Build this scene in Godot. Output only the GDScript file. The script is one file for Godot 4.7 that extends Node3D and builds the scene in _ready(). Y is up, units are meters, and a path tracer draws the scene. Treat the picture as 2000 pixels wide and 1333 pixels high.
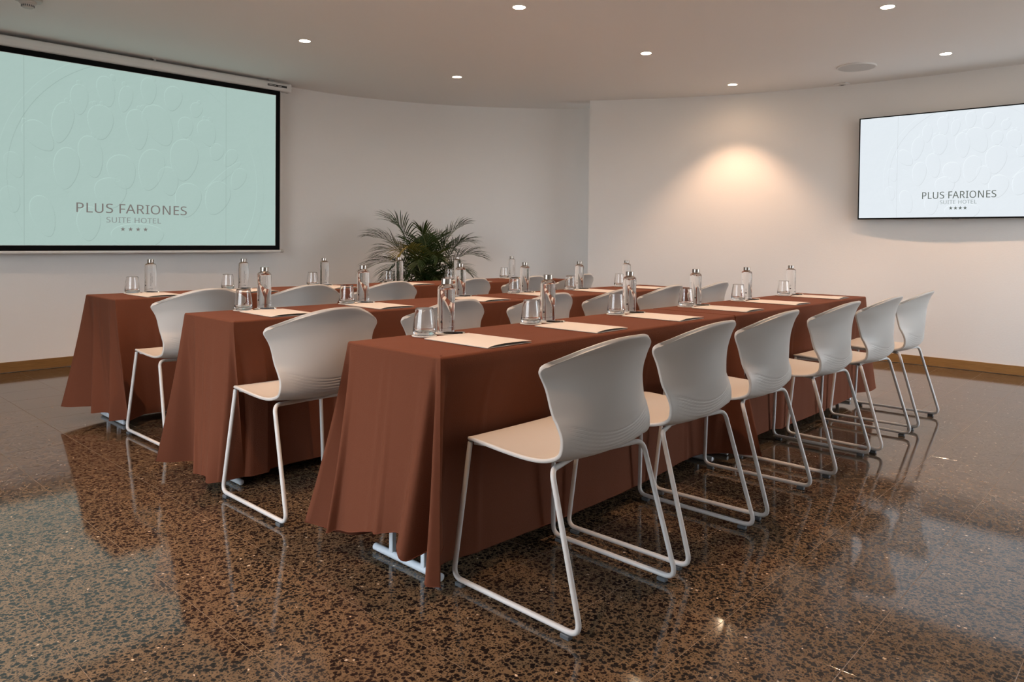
extends Node3D

# Conference room: three rows of cloth-covered tables, white sled chairs, screen, television, palm.
# World: x runs along the table rows, -z towards the projection screen, y up, metres.

const S := 1.01566           # measured floor positions to metres
const CEIL := 2.6915
const TOP := 0.745            # table height with the cloth on it
const TILE := 0.3382
const TILE_X := 0.6246
const TILE_Z := -0.3047
const SHOT := 47.248          # heading of the camera

var used := {}
var M := {}
var rng := RandomNumberGenerator.new()

# rows: near x, far x, back z, front z, where the two cloths meet
const ROWS := [
	{"x0": 1.505, "x1": 5.539, "zb": -2.175, "zf": -1.685, "seam": 3.487},
	{"x0": 1.501, "x1": 5.430, "zb": -3.504, "zf": -3.013, "seam": 3.433},
	{"x0": 1.530, "x1": 5.640, "zb": -4.978, "zf": -4.488, "seam": 3.506},
]
const BOTTLES := [
	[1.901, 2.510, 3.159, 3.842, 4.507, 5.223],
	[1.870, 2.474, 3.229, 3.849, 4.476, 5.117],
	[1.878, 2.507, 3.164, 3.893, 4.564, 5.289],
]
const BOTTLE_Z := [-2.099, -3.432, -4.892]
const CHAIRS := [
	[[1.821, -1.436, -0.015], [2.412, -1.442, 0.0], [3.018, -1.449, 0.033], [3.767, -1.437, 0.003], [4.364, -1.403, -0.02], [5.036, -1.404, 0.013]],
	[[1.680, -2.712, 0.0], [2.335, -2.705, 0.02], [3.040, -2.705, -0.01], [3.670, -2.700, 0.0], [4.250, -2.705, 0.01], [4.900, -2.700, -0.01]],
	[[1.775, -4.045, 0.01], [2.395, -4.050, 0.0], [3.015, -4.045, -0.02], [3.750, -4.050, 0.01], [4.400, -4.045, 0.0], [5.060, -4.050, 0.01]],
]
const ROW_WORDS := ["row farthest from projection screen", "middle row", "row nearest projection screen"]
const FROM_TV := ["sixth", "fifth", "fourth", "third", "second", "first"]


func _ready() -> void:
	rng.seed = 7
	setup_camera()
	setup_light()
	make_materials()
	build_shell()
	build_floor()
	build_downlights()
	build_screen()
	build_television()
	build_tables()
	build_chairs()
	build_settings()
	build_palm()
	build_ceiling_fittings()


# ------------------------------------------------------------------ camera and light

func setup_camera() -> void:
	var cam := Camera3D.new()
	cam.name = "camera"
	var f := 1431.694
	cam.projection = Camera3D.PROJECTION_FRUSTUM
	cam.keep_aspect = Camera3D.KEEP_HEIGHT
	cam.near = 0.05
	cam.far = 60.0
	cam.size = 1333.0 / f * 0.05
	cam.frustum_offset = Vector2(0.0, -(666.5 - 494.24) / f * 0.05)
	cam.position = Vector3(0, 1.1045, 0)
	cam.basis = Basis(Vector3.UP, deg_to_rad(-SHOT)) * Basis(Vector3.RIGHT, deg_to_rad(-0.8867)) * Basis(Vector3.BACK, deg_to_rad(0.7431))
	add_child(cam)
	cam.current = true


func setup_light() -> void:
	var sky := ProceduralSkyMaterial.new()
	sky.sky_top_color = lin(0.74, 0.86, 1.0)
	sky.sky_horizon_color = lin(0.92, 0.97, 1.0)
	sky.ground_bottom_color = lin(0.30, 0.30, 0.29)
	sky.ground_horizon_color = lin(0.55, 0.58, 0.60)
	sky.sky_curve = 0.2
	var e := Environment.new()
	e.background_mode = Environment.BG_SKY
	e.sky = Sky.new()
	e.sky.sky_material = sky
	e.background_energy_multiplier = 7.4
	e.tonemap_mode = Environment.TONE_MAPPER_LINEAR
	e.tonemap_exposure = 1.15
	e.sdfgi_enabled = true
	e.ssao_enabled = true
	e.ssil_enabled = true
	var w := WorldEnvironment.new()
	w.name = "world_environment"
	w.environment = e
	add_child(w)


# ------------------------------------------------------------------ small helpers

func lin(r: float, g: float, b: float) -> Color:
	return Color(r, g, b).linear_to_srgb()


func numbered(n: String) -> String:
	if not used.has(n):
		used[n] = 0
		return n
	used[n] += 1
	return "%s_%03d" % [n, used[n]]


func thing(called: String, label: String, category: String, at := Vector3.ZERO, turn := 0.0, group := "") -> Node3D:
	var o := Node3D.new()
	o.name = numbered(called)
	add_child(o)
	o.position = at
	o.rotation.y = turn
	tag(o, label, category, group)
	return o


func tag(o: Node, label: String, category: String, group := "") -> void:
	o.set_meta("label", label)
	o.set_meta("category", category)
	if group:
		o.set_meta("group", group)


func part(parent: Node, called: String, mesh: Mesh, mat: Material, at := Vector3.ZERO, label := "") -> MeshInstance3D:
	var o := MeshInstance3D.new()
	o.name = called
	o.mesh = mesh
	o.material_override = mat
	o.position = at
	parent.add_child(o, true)
	if label:
		o.set_meta("label", label)
	return o


func solo(called: String, mesh: Mesh, mat: Material, label: String, category: String, at := Vector3.ZERO, group := "") -> MeshInstance3D:
	var o := MeshInstance3D.new()
	o.name = numbered(called)
	o.mesh = mesh
	o.material_override = mat
	add_child(o)
	o.position = at
	tag(o, label, category, group)
	return o


func struct(called: String, mesh: Mesh, mat: Material) -> MeshInstance3D:
	var o := MeshInstance3D.new()
	o.name = called
	o.mesh = mesh
	o.material_override = mat
	add_child(o)
	o.set_meta("kind", "structure")
	return o


func copy(o: Node3D, at: Vector3, turn: float, label: String) -> Node3D:
	var c := o.duplicate()
	c.name = numbered(String(o.name))
	add_child(c)
	c.position = at
	c.rotation.y = turn
	c.scale = o.scale
	c.set_meta("label", label)
	return c


# ------------------------------------------------------------------ mesh helpers

# A smooth surface through rows of points; its normal is (along a column) x (along a row).
func surf(rows: Array, wrap_row := false, wrap_col := false, flip := false, uvs := []) -> ArrayMesh:
	var nr := rows.size()
	var nc: int = rows[0].size()
	var pos := PackedVector3Array()
	for r in rows:
		pos.append_array(r)
	var nor := PackedVector3Array()
	nor.resize(pos.size())
	var idx := PackedInt32Array()
	var ru := nr if wrap_col else nr - 1
	var cu := nc if wrap_row else nc - 1
	for i in ru:
		var i2 := (i + 1) % nr
		for j in cu:
			var j2 := (j + 1) % nc
			var a := i * nc + j
			var b := i2 * nc + j
			var c := i * nc + j2
			var d := i2 * nc + j2
			if flip:
				idx.append_array([a, b, c, b, d, c])
			else:
				idx.append_array([a, c, b, b, c, d])
	for t in range(0, idx.size(), 3):
		var a := pos[idx[t]]
		var n := (pos[idx[t + 2]] - a).cross(pos[idx[t + 1]] - a)
		for k in 3:
			nor[idx[t + k]] += n
	for k in nor.size():
		nor[k] = nor[k].normalized() if nor[k].length_squared() > 1e-20 else Vector3.UP
	var arr := []
	arr.resize(Mesh.ARRAY_MAX)
	arr[Mesh.ARRAY_VERTEX] = pos
	arr[Mesh.ARRAY_NORMAL] = nor
	arr[Mesh.ARRAY_INDEX] = idx
	if uvs:
		var uv := PackedVector2Array()
		for r in uvs:
			uv.append_array(r)
		arr[Mesh.ARRAY_TEX_UV] = uv
	var m := ArrayMesh.new()
	m.add_surface_from_arrays(Mesh.PRIMITIVE_TRIANGLES, arr)
	return m


func join(meshes: Array) -> ArrayMesh:
	var st := SurfaceTool.new()
	for k in meshes.size():
		var m = meshes[k]
		if m is Array:
			st.append_from(m[0], 0, m[1])
		else:
			st.append_from(m, 0, Transform3D())
	return st.commit()


# Turned shape: profile of (radius, height), walked so that the outside lies to the right going up.
func lathe(profile: Array, seg := 32) -> ArrayMesh:
	var rows := []
	for p in profile:
		var row := PackedVector3Array()
		for k in seg:
			var t := TAU * k / seg
			row.append(Vector3(p.x * cos(t), p.y, p.x * sin(t)))
		rows.append(row)
	return surf(rows, true)


# Doubled points in a profile give a crisp edge with a small rounding.
func lathe_crisp(profile: Array, seg := 32, r := 0.0006) -> ArrayMesh:
	var out := []
	for k in profile.size():
		var p: Vector2 = profile[k]
		if k == 0 or k == profile.size() - 1:
			out.append(p)
			continue
		var a: Vector2 = p.direction_to(profile[k - 1])
		var b: Vector2 = p.direction_to(profile[k + 1])
		var ra := minf(r, p.distance_to(profile[k - 1]) * 0.3)
		var rb := minf(r, p.distance_to(profile[k + 1]) * 0.3)
		out.append(p + a * ra)
		out.append(p + (a * ra + b * rb) * 0.25)
		out.append(p + b * rb)
	return lathe(out, seg)


func flat_faces(faces: Array) -> ArrayMesh:
	var pos := PackedVector3Array()
	var nor := PackedVector3Array()
	for f in faces:
		var n: Vector3 = (f[2] - f[0]).cross(f[1] - f[0]).normalized()
		for k in range(1, f.size() - 1):
			pos.append_array([f[0], f[k], f[k + 1]])
			nor.append_array([n, n, n])
	var arr := []
	arr.resize(Mesh.ARRAY_MAX)
	arr[Mesh.ARRAY_VERTEX] = pos
	arr[Mesh.ARRAY_NORMAL] = nor
	var m := ArrayMesh.new()
	m.add_surface_from_arrays(Mesh.PRIMITIVE_TRIANGLES, arr)
	return m


# Box with chamfered edges; origin at its middle.
func box(size: Vector3, c := 0.002) -> ArrayMesh:
	var h := size / 2.0
	c = minf(c, minf(h.x, minf(h.y, h.z)) * 0.9)
	var faces := []
	var ax := [Vector3.RIGHT, Vector3.UP, Vector3.BACK]
	var hs := [h.x, h.y, h.z]
	for a in 3:
		var b := (a + 1) % 3
		var d := (a + 2) % 3
		for s in [-1.0, 1.0]:
			var q := []
			for k in [[-1, -1], [1, -1], [1, 1], [-1, 1]]:
				q.append(ax[a] * hs[a] * s + ax[b] * (hs[b] - c) * k[0] + ax[d] * (hs[d] - c) * k[1])
			faces.append(facing(q, ax[a] * s))
			for t in [-1.0, 1.0]:
				var e := []
				for k in [-1.0, 1.0]:
					e.append(ax[a] * hs[a] * s + ax[b] * (hs[b] - c) * t + ax[d] * (hs[d] - c) * k)
				for k in [1.0, -1.0]:
					e.append(ax[a] * (hs[a] - c) * s + ax[b] * hs[b] * t + ax[d] * (hs[d] - c) * k)
				faces.append(facing(e, ax[a] * s + ax[b] * t))
	for x in [-1.0, 1.0]:
		for y in [-1.0, 1.0]:
			for z in [-1.0, 1.0]:
				var q := [Vector3(h.x * x, (h.y - c) * y, (h.z - c) * z), Vector3((h.x - c) * x, h.y * y, (h.z - c) * z), Vector3((h.x - c) * x, (h.y - c) * y, h.z * z)]
				faces.append(facing(q, Vector3(x, y, z)))
	return flat_faces(faces)


func facing(q: Array, n: Vector3) -> Array:
	if (q[2] - q[0]).cross(q[1] - q[0]).dot(n) < 0.0:
		q.reverse()
	return q


func fillet(pts: Array, r: float, n := 6) -> PackedVector3Array:
	var out := PackedVector3Array([pts[0]])
	for k in range(1, pts.size() - 1):
		var p: Vector3 = pts[k]
		var a: Vector3 = p.direction_to(pts[k - 1])
		var b: Vector3 = p.direction_to(pts[k + 1])
		var half := a.angle_to(b) / 2.0
		var t := minf(r / tan(half), minf(p.distance_to(pts[k - 1]), p.distance_to(pts[k + 1])) * 0.48)
		for i in n + 1:
			var u := float(i) / n
			out.append((p + a * t) * (1 - u) * (1 - u) + p * 2 * u * (1 - u) + (p + b * t) * u * u)
	out.append(pts[-1])
	return out


func tube(pts: PackedVector3Array, r, seg := 10, cap := true) -> ArrayMesh:
	var rows := []
	var n := pts.size()
	var side := Vector3.ZERO
	for k in n:
		var d := (pts[mini(k + 1, n - 1)] - pts[maxi(k - 1, 0)]).normalized()
		if side == Vector3.ZERO:
			side = d.cross(Vector3.UP if absf(d.y) < 0.9 else Vector3.RIGHT).normalized()
		side = (side - d * side.dot(d)).normalized()
		var up := side.cross(d)
		var rad: float = r if r is float else r[k]
		var ring := func(q: Vector3, rr: float) -> PackedVector3Array:
			var row := PackedVector3Array()
			for j in seg:
				var t := TAU * j / seg
				row.append(q + (side * cos(t) + up * sin(t)) * rr)
			return row
		if cap and k == 0:
			rows.append(ring.call(pts[0] - d * rad * 0.3, 0.0001))
			rows.append(ring.call(pts[0] - d * rad * 0.25, rad * 0.75))
		rows.append(ring.call(pts[k], rad))
		if cap and k == n - 1:
			rows.append(ring.call(pts[k] + d * rad * 0.25, rad * 0.75))
			rows.append(ring.call(pts[k] + d * rad * 0.3, 0.0001))
	return surf(rows, true)


# Catmull-Rom through columns of numbers; keys[i][0] is the parameter.
func spline(keys: Array, t: float) -> PackedFloat32Array:
	var n := keys.size()
	var k := 0
	while k < n - 2 and t > keys[k + 1][0]:
		k += 1
	var p1: Array = keys[k]
	var p2: Array = keys[k + 1]
	var u: float = clampf((t - p1[0]) / maxf(p2[0] - p1[0], 1e-6), 0.0, 1.0)
	var out := PackedFloat32Array()
	for c in range(1, p1.size()):
		var m1 := 0.0
		var m2 := 0.0
		var h: float = p2[0] - p1[0]
		if k > 0:
			m1 = (p2[c] - keys[k - 1][c]) / maxf(p2[0] - keys[k - 1][0], 1e-6) * h
		else:
			m1 = p2[c] - p1[c]
		if k < n - 2:
			m2 = (keys[k + 2][c] - p1[c]) / maxf(keys[k + 2][0] - p1[0], 1e-6) * h
		else:
			m2 = p2[c] - p1[c]
		var u2 := u * u
		var u3 := u2 * u
		out.append((2 * u3 - 3 * u2 + 1) * p1[c] + (u3 - 2 * u2 + u) * m1 + (-2 * u3 + 3 * u2) * p2[c] + (u3 - u2) * m2)
	return out


func text_mesh(s: String, cap_height: float, depth := 0.0008) -> TextMesh:
	var f := SystemFont.new()
	f.font_names = PackedStringArray(["Droid Sans"])
	var t := TextMesh.new()
	t.font = f
	t.text = s
	t.font_size = 64
	t.pixel_size = cap_height / (64.0 * 0.714)
	t.depth = depth
	t.curve_step = 1.0
	return t


# Puts a line of writing on a parent: centred on x, baseline at y, as wide as asked.
func write(parent: Node, called: String, s: String, mat: Material, cap_height: float, width: float, centre: Vector3, turn := Vector3.ZERO) -> MeshInstance3D:
	var t := text_mesh(s, cap_height)
	var b := t.get_aabb()
	var o := part(parent, called, t, mat)
	var k := width / b.size.x
	o.rotation = turn
	o.scale = Vector3(k, 1, 1)
	# all capitals: the lower edge of the box is the baseline
	o.position = centre - o.basis * Vector3(b.get_center().x, b.position.y, 0)
	return o


func star(r: float, depth: float) -> ArrayMesh:
	var ring := []
	for k in 10:
		var a := PI / 2 + TAU * k / 10
		var q := r if k % 2 == 0 else r * 0.4
		ring.append(Vector3(cos(a) * q, sin(a) * q, 0))
	var faces := []
	for k in 10:
		var a: Vector3 = ring[k]
		var b: Vector3 = ring[(k + 1) % 10]
		var z := Vector3(0, 0, depth)
		faces.append(facing([z, a + z, b + z], Vector3.BACK))
		faces.append(facing([a, b, b + z, a + z], a + b))
	return flat_faces(faces)


# ------------------------------------------------------------------ materials

func mat(c: Color, rough := 0.6, metal := 0.0, spec := 0.5) -> StandardMaterial3D:
	var m := StandardMaterial3D.new()
	m.albedo_color = c
	m.roughness = rough
	m.metallic = metal
	m.metallic_specular = spec
	return m


func noise_tex(seed_: int, freq: float, size := 256, normal := 0.0) -> NoiseTexture2D:
	var n := FastNoiseLite.new()
	n.seed = seed_
	n.frequency = freq
	n.fractal_octaves = 4
	var t := NoiseTexture2D.new()
	t.width = size
	t.height = size
	t.seamless = true
	t.noise = n
	if normal > 0.0:
		t.as_normal_map = true
		t.bump_strength = normal
	return t


func make_materials() -> void:
	var wall := mat(lin(0.87, 0.855, 0.835), 0.85, 0.0, 0.3)
	wall.normal_enabled = true
	wall.normal_texture = noise_tex(3, 0.06, 512, 3.0)
	wall.normal_scale = 0.10
	wall.uv1_triplanar = true
	wall.uv1_world_triplanar = true
	wall.uv1_scale = Vector3.ONE * 1.6
	M.wall = wall
	var ceil_m := mat(lin(0.86, 0.845, 0.825), 0.9, 0.0, 0.2)
	M.ceiling = ceil_m
	M.white_plastic = mat(lin(0.52, 0.495, 0.462), 0.42, 0.0, 0.45)
	M.white_metal = mat(lin(0.60, 0.59, 0.575), 0.35, 0.0, 0.5)
	M.table_metal = mat(lin(0.62, 0.66, 0.70), 0.4, 0.0, 0.5)
	M.dark_plastic = mat(lin(0.02, 0.02, 0.022), 0.5)
	M.grey_plastic = mat(lin(0.09, 0.10, 0.11), 0.55)
	M.black = mat(lin(0.004, 0.004, 0.0045), 0.6, 0.0, 0.2)
	M.housing = mat(lin(0.80, 0.79, 0.77), 0.4, 0.0, 0.45)
	M.table_board = mat(lin(0.55, 0.52, 0.48), 0.5)
	M.paper = mat(lin(0.62, 0.585, 0.55), 0.6, 0.0, 0.4)
	M.card = mat(lin(0.70, 0.68, 0.65), 0.75, 0.0, 0.3)
	M.chrome = mat(lin(0.72, 0.71, 0.69), 0.12, 1.0)
	M.steel_brushed = mat(lin(0.46, 0.43, 0.40), 0.16, 1.0)
	M.pen = mat(lin(0.012, 0.012, 0.014), 0.25)
	M.print = mat(lin(0.05, 0.05, 0.055), 0.7)
	M.grey_print = mat(lin(0.16, 0.16, 0.16), 0.7)
	var cloth := mat(lin(0.130, 0.043, 0.022), 0.85, 0.0, 0.25)
	cloth.rim_enabled = true
	cloth.rim = 0.15
	cloth.rim_tint = 0.6
	cloth.normal_enabled = true
	cloth.normal_texture = noise_tex(11, 0.09, 512, 5.0)
	cloth.normal_scale = 0.22
	cloth.uv1_triplanar = true
	cloth.uv1_world_triplanar = true
	cloth.uv1_scale = Vector3.ONE * 3.5
	M.cloth = cloth
	M.hem = mat(lin(0.14, 0.045, 0.026), 0.9, 0.0, 0.2)
	var glass := mat(Color(1, 1, 1, 0.0), 0.0, 0.0, 0.5)
	glass.transparency = BaseMaterial3D.TRANSPARENCY_ALPHA
	glass.refraction_enabled = true
	glass.refraction_scale = 0.05
	M.glass = glass
	var water := glass.duplicate()
	water.refraction_scale = 0.036
	M.water = water
	var pane := mat(Color(0.95, 0.98, 1.0, 0.05), 0.02)
	pane.transparency = BaseMaterial3D.TRANSPARENCY_ALPHA
	M.pane = pane
	M.window_frame = mat(lin(0.05, 0.05, 0.055), 0.4)
	M.palm_dark = leaf_mat(lin(0.008, 0.022, 0.006))
	M.palm_mid = leaf_mat(lin(0.015, 0.036, 0.009))
	M.palm_yellow = leaf_mat(lin(0.16, 0.13, 0.025))
	M.palm_stem = mat(lin(0.10, 0.13, 0.04), 0.5)
	M.pot = mat(lin(0.30, 0.29, 0.27), 0.6)
	M.soil = mat(lin(0.03, 0.022, 0.016), 0.95)
	M.grout = mat(lin(0.19, 0.135, 0.088), 0.5)
	# a lamp's lens: warm white
	var lens := mat(lin(0.9, 0.9, 0.9), 0.4)
	lens.emission_enabled = true
	lens.emission = lin(1.0, 0.72, 0.46)
	lens.emission_energy_multiplier = 60.0
	M.lens = lens
	wood_materials()
	terrazzo_materials()


func leaf_mat(c: Color) -> StandardMaterial3D:
	var m := mat(c, 0.45, 0.0, 0.35)
	m.backlight_enabled = true
	m.backlight = Color(0.2, 0.22, 0.1)
	return m


func wood_materials() -> void:
	M.oak = []
	for k in 3:
		var g := FastNoiseLite.new()
		g.seed = 40 + k
		g.frequency = 0.02
		g.fractal_octaves = 5
		var im := Image.create(512, 128, false, Image.FORMAT_RGB8)
		var tone: float = [1.0, 0.78, 0.9][k]
		for y in 128:
			for x in 512:
				var v := g.get_noise_2d(x * 0.35, y * 6.0) * 0.5 + g.get_noise_2d(x * 1.2 + 500.0, y * 14.0) * 0.25
				var s := clampf(0.5 + v, 0.0, 1.0)
				var c := Color(0.22, 0.105, 0.030).lerp(Color(0.42, 0.225, 0.075), s) * tone
				im.set_pixel(x, y, c.linear_to_srgb())
		var m := mat(Color.WHITE, 0.45, 0.0, 0.45)
		m.albedo_texture = ImageTexture.create_from_image(im)
		M.oak.append(m)


# Polished terrazzo: brown ground, crowded black stones of all sizes, a few pale chips.
func terrazzo_materials() -> void:
	var n := 2048
	var cell := FastNoiseLite.new()
	cell.noise_type = FastNoiseLite.TYPE_CELLULAR
	cell.seed = 21
	cell.frequency = 0.095
	cell.fractal_type = FastNoiseLite.FRACTAL_NONE
	cell.cellular_jitter = 1.0
	cell.cellular_distance_function = FastNoiseLite.DISTANCE_EUCLIDEAN
	cell.cellular_return_type = FastNoiseLite.RETURN_DISTANCE
	cell.domain_warp_enabled = true
	cell.domain_warp_amplitude = 4.0
	cell.domain_warp_frequency = 0.10
	cell.domain_warp_fractal_type = FastNoiseLite.DOMAIN_WARP_FRACTAL_NONE
	var dist := cell.get_image(n, n, false, false, false).get_data()
	cell.cellular_return_type = FastNoiseLite.RETURN_CELL_VALUE
	var which := cell.get_image(n, n, false, false, false).get_data()
	cell.seed = 22
	cell.frequency = 0.24
	cell.domain_warp_amplitude = 1.5
	cell.domain_warp_frequency = 0.3
	cell.cellular_return_type = FastNoiseLite.RETURN_DISTANCE
	var dist2 := cell.get_image(n, n, false, false, false).get_data()
	cell.cellular_return_type = FastNoiseLite.RETURN_CELL_VALUE
	var which2 := cell.get_image(n, n, false, false, false).get_data()
	var soft := FastNoiseLite.new()
	soft.seed = 5
	soft.frequency = 0.02
	soft.fractal_octaves = 5
	var cloud := soft.get_image(n, n, false, false, false).get_data()
	var pal := []
	for k in 256:
		var c := Color(0.105, 0.069, 0.039).lerp(Color(0.205, 0.136, 0.078), k / 255.0).linear_to_srgb()
		pal.append([c.r8, c.g8, c.b8])
	var black := Color(0.012, 0.010, 0.009).linear_to_srgb()
	var px := PackedByteArray()
	px.resize(n * n * 3)
	for i in n * n:
		var g: Array = pal[cloud[i]]
		var k := 1.0
		# how large the stone of this cell is
		var size := 25 + int((which[i] - 128) * 0.42)
		var d := dist[i] - size
		if d < 0:
			k = 0.0
		elif d < 8:
			k = d / 8.0
		var size2 := 14 + int((which2[i] - 128) * 0.42)
		var d2 := dist2[i] - size2
		if d2 < 0:
			k *= 0.35
		elif d2 < 22:
			k *= 0.35 + 0.65 * d2 / 22.0
		px[i * 3] = int(black.r8 + (g[0] - black.r8) * k)
		px[i * 3 + 1] = int(black.g8 + (g[1] - black.g8) * k)
		px[i * 3 + 2] = int(black.b8 + (g[2] - black.b8) * k)
	var im := Image.create_from_data(n, n, false, Image.FORMAT_RGB8, px)
	var r := RandomNumberGenerator.new()
	r.seed = 99
	for k in 1000:
		var c := Vector2(r.randf() * n, r.randf() * n)
		var a := r.randf() * TAU
		var big := 1.2 + pow(r.randf(), 3.0) * 5.0
		var col := Color(0.62, 0.44, 0.28).lerp(Color(0.75, 0.62, 0.48), r.randf()) * r.randf_range(0.6, 1.1)
		var sq := r.randf_range(0.4, 0.8)
		for y in range(-8, 9):
			for x in range(-8, 9):
				var q := Vector2(x, y).rotated(a)
				if absf(q.x) / big + absf(q.y) / (big * sq) < 1.0 + 0.2 * sin(q.x * 2.0):
					im.set_pixel(posmod(int(c.x) + x, n), posmod(int(c.y) + y, n), col.linear_to_srgb())
	var tex := ImageTexture.create_from_image(im)
	M.tiles = []
	for k in 4:
		var m := mat(Color(1, 1, 1) * [1.0, 0.97, 0.985, 0.95][k], 0.075, 0.0, 0.5)
		m.albedo_color.a = 1.0
		m.albedo_texture = tex
		m.uv1_triplanar = true
		m.uv1_world_triplanar = true
		m.uv1_triplanar_sharpness = 8.0
		m.uv1_scale = Vector3.ONE / (7.0 * TILE)
		var shift: Array = [[0, 0], [2, 5], [4, 1], [5, 3]][k]
		m.uv1_offset = Vector3(-TILE_X / (7.0 * TILE) + shift[0] / 7.0, 0.0, -TILE_Z / (7.0 * TILE) + shift[1] / 7.0)
		M.tiles.append(m)


# ------------------------------------------------------------------ the room

func left_path() -> PackedVector2Array:
	var keys := [[0.0, 3.3, -6.835], [1.0, 4.037, -6.826], [1.4, 4.422, -6.795], [1.75, 4.766, -6.731], [2.35, 5.313, -6.521], [2.95, 5.83, -6.226], [3.55, 6.297, -5.851], [4.1, 6.651, -5.455], [4.5, 6.889, -5.150], [5.0, 7.13, -4.70], [5.5, 7.31, -4.25], [6.0, 7.42, -3.85]]
	var out := PackedVector2Array([Vector2(-1.2, -6.835 * S), Vector2(0.0, -6.835 * S), Vector2(2.0, -6.835 * S)])
	for k in 73:
		var v := spline(keys, k / 72.0 * 6.0)
		out.append(Vector2(v[0], v[1]) * S)
	return out


func right_path() -> PackedVector2Array:
	var c := Vector2(1.3857, -1.5058)
	var r := 6.1263
	var a0 := atan2(-4.875 + 1.5058, 6.506 - 1.3857)
	var out := PackedVector2Array()
	for k in 49:
		var a := lerpf(a0, 0.0, k / 48.0)
		out.append((c + Vector2(cos(a), sin(a)) * r) * S)
	out.append(Vector2(7.512 * S, -0.6))
	out.append(Vector2(7.512 * S, 2.0))
	return out


func offset_path(p: PackedVector2Array, d: float) -> PackedVector2Array:
	var out := PackedVector2Array()
	for k in p.size():
		var t := (p[mini(k + 1, p.size() - 1)] - p[maxi(k - 1, 0)]).normalized()
		out.append(p[k] + Vector2(t.y, -t.x) * d)
	return out


# A standing strip with thickness along a path; positive thickness lies to the left of the walk seen from above.
func strip(p: PackedVector2Array, y0: float, y1: float, thick: float) -> ArrayMesh:
	var q := offset_path(p, thick)
	var lo := PackedVector3Array()
	var hi := PackedVector3Array()
	var olo := PackedVector3Array()
	var ohi := PackedVector3Array()
	var uv0 := PackedVector2Array()
	var uv1 := PackedVector2Array()
	var s := 0.0
	for k in p.size():
		if k > 0:
			s += p[k].distance_to(p[k - 1])
		lo.append(Vector3(p[k].x, y0, p[k].y))
		hi.append(Vector3(p[k].x, y1, p[k].y))
		olo.append(Vector3(q[k].x, y0, q[k].y))
		ohi.append(Vector3(q[k].x, y1, q[k].y))
		uv0.append(Vector2(s, 1.0))
		uv1.append(Vector2(s, 0.0))
	var uv := [uv0, uv1]
	var n := p.size() - 1
	var ends := []
	for k in [0, n]:
		ends.append(surf([PackedVector3Array([lo[k], olo[k]]), PackedVector3Array([hi[k], ohi[k]])], false, false, k == 0, [PackedVector2Array([Vector2(0, 1), Vector2(0.02, 1)]), PackedVector2Array([Vector2(0, 0), Vector2(0.02, 0)])]))
	var top_uv := [uv1, uv1]
	return join([surf([lo, hi], false, false, thick < 0, uv), surf([olo, ohi], false, false, thick > 0, uv), surf([hi, ohi], false, false, thick < 0, top_uv), surf([lo, olo], false, false, thick > 0, top_uv)] + ends)


func build_shell() -> void:
	struct("wall_left", strip(left_path(), 0.0, CEIL, 0.14), M.wall)
	struct("wall_right", strip(right_path(), 0.0, CEIL, 0.14), M.wall)
	var put := func(lo: Vector3, hi: Vector3) -> Array:
		return [box(hi - lo, 0.003), Transform3D(Basis(), (lo + hi) / 2.0)]
	struct("ceiling", join([put.call(Vector3(-1.4, CEIL, -7.2), Vector3(7.9, CEIL + 0.15, 2.2))]), M.ceiling)
	# out of the picture the room opens to daylight: glazing behind the seats by the television, and a window beside the open row ends
	struct("wall_back", join([
		put.call(Vector3(-1.34, 0, 2.0), Vector3(4.6, CEIL, 2.14)), put.call(Vector3(7.4, 0, 2.0), Vector3(7.78, CEIL, 2.14)),
		put.call(Vector3(4.6, 2.45, 2.0), Vector3(7.4, CEIL, 2.14)), put.call(Vector3(4.6, 0, 2.0), Vector3(7.4, 0.12, 2.14))]), M.wall)
	struct("wall_side", join([
		put.call(Vector3(-1.34, 0, -7.08), Vector3(-1.2, CEIL, -3.9)), put.call(Vector3(-1.34, 0, -1.3), Vector3(-1.2, CEIL, 2.0)),
		put.call(Vector3(-1.34, 2.45, -3.9), Vector3(-1.2, CEIL, -1.3)), put.call(Vector3(-1.34, 0, -3.9), Vector3(-1.2, 0.12, -1.3))]), M.wall)
	for k in 2:
		var w := Node3D.new()
		w.name = "window_%d" % (k + 1)
		add_child(w)
		w.set_meta("kind", "structure")
		var long: float = [2.8, 2.6][k]
		var n: int = [2, 3][k]
		w.position = [Vector3(6.0, 0.12, 2.07), Vector3(-1.27, 0.12, -2.6)][k]
		w.rotation.y = [0.0, PI / 2][k]
		for i in n:
			var c := -long / 2 + long / n * (i + 0.5)
			part(w, "pane", box(Vector3(long / n - 0.05, 2.26, 0.008), 0.001), M.pane, Vector3(c, 1.165, 0))
		for i in n + 1:
			part(w, "mullion", box(Vector3(0.05, 2.23, 0.06), 0.004), M.window_frame, Vector3(clampf(-long / 2 + long / n * i, -long / 2 + 0.025, long / 2 - 0.025), 1.165, 0))
		for y in [0.025, 2.305]:
			part(w, "rail", box(Vector3(long, 0.05, 0.06), 0.004), M.window_frame, Vector3(0, y, 0))
	baseboard("baseboard_left", left_path(), [2.6, 4.9, 7.3, 9.6], 0)
	# one joint shows beyond the last chair
	var p := right_path()
	var s := 0.0
	var at := 0.0
	for k in range(1, p.size()):
		s += p[k].distance_to(p[k - 1])
		if p[k].y < -1.727:
			at = s
	baseboard("baseboard_right", p, [at - 2.1, at, at + 2.4], 1)


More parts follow.
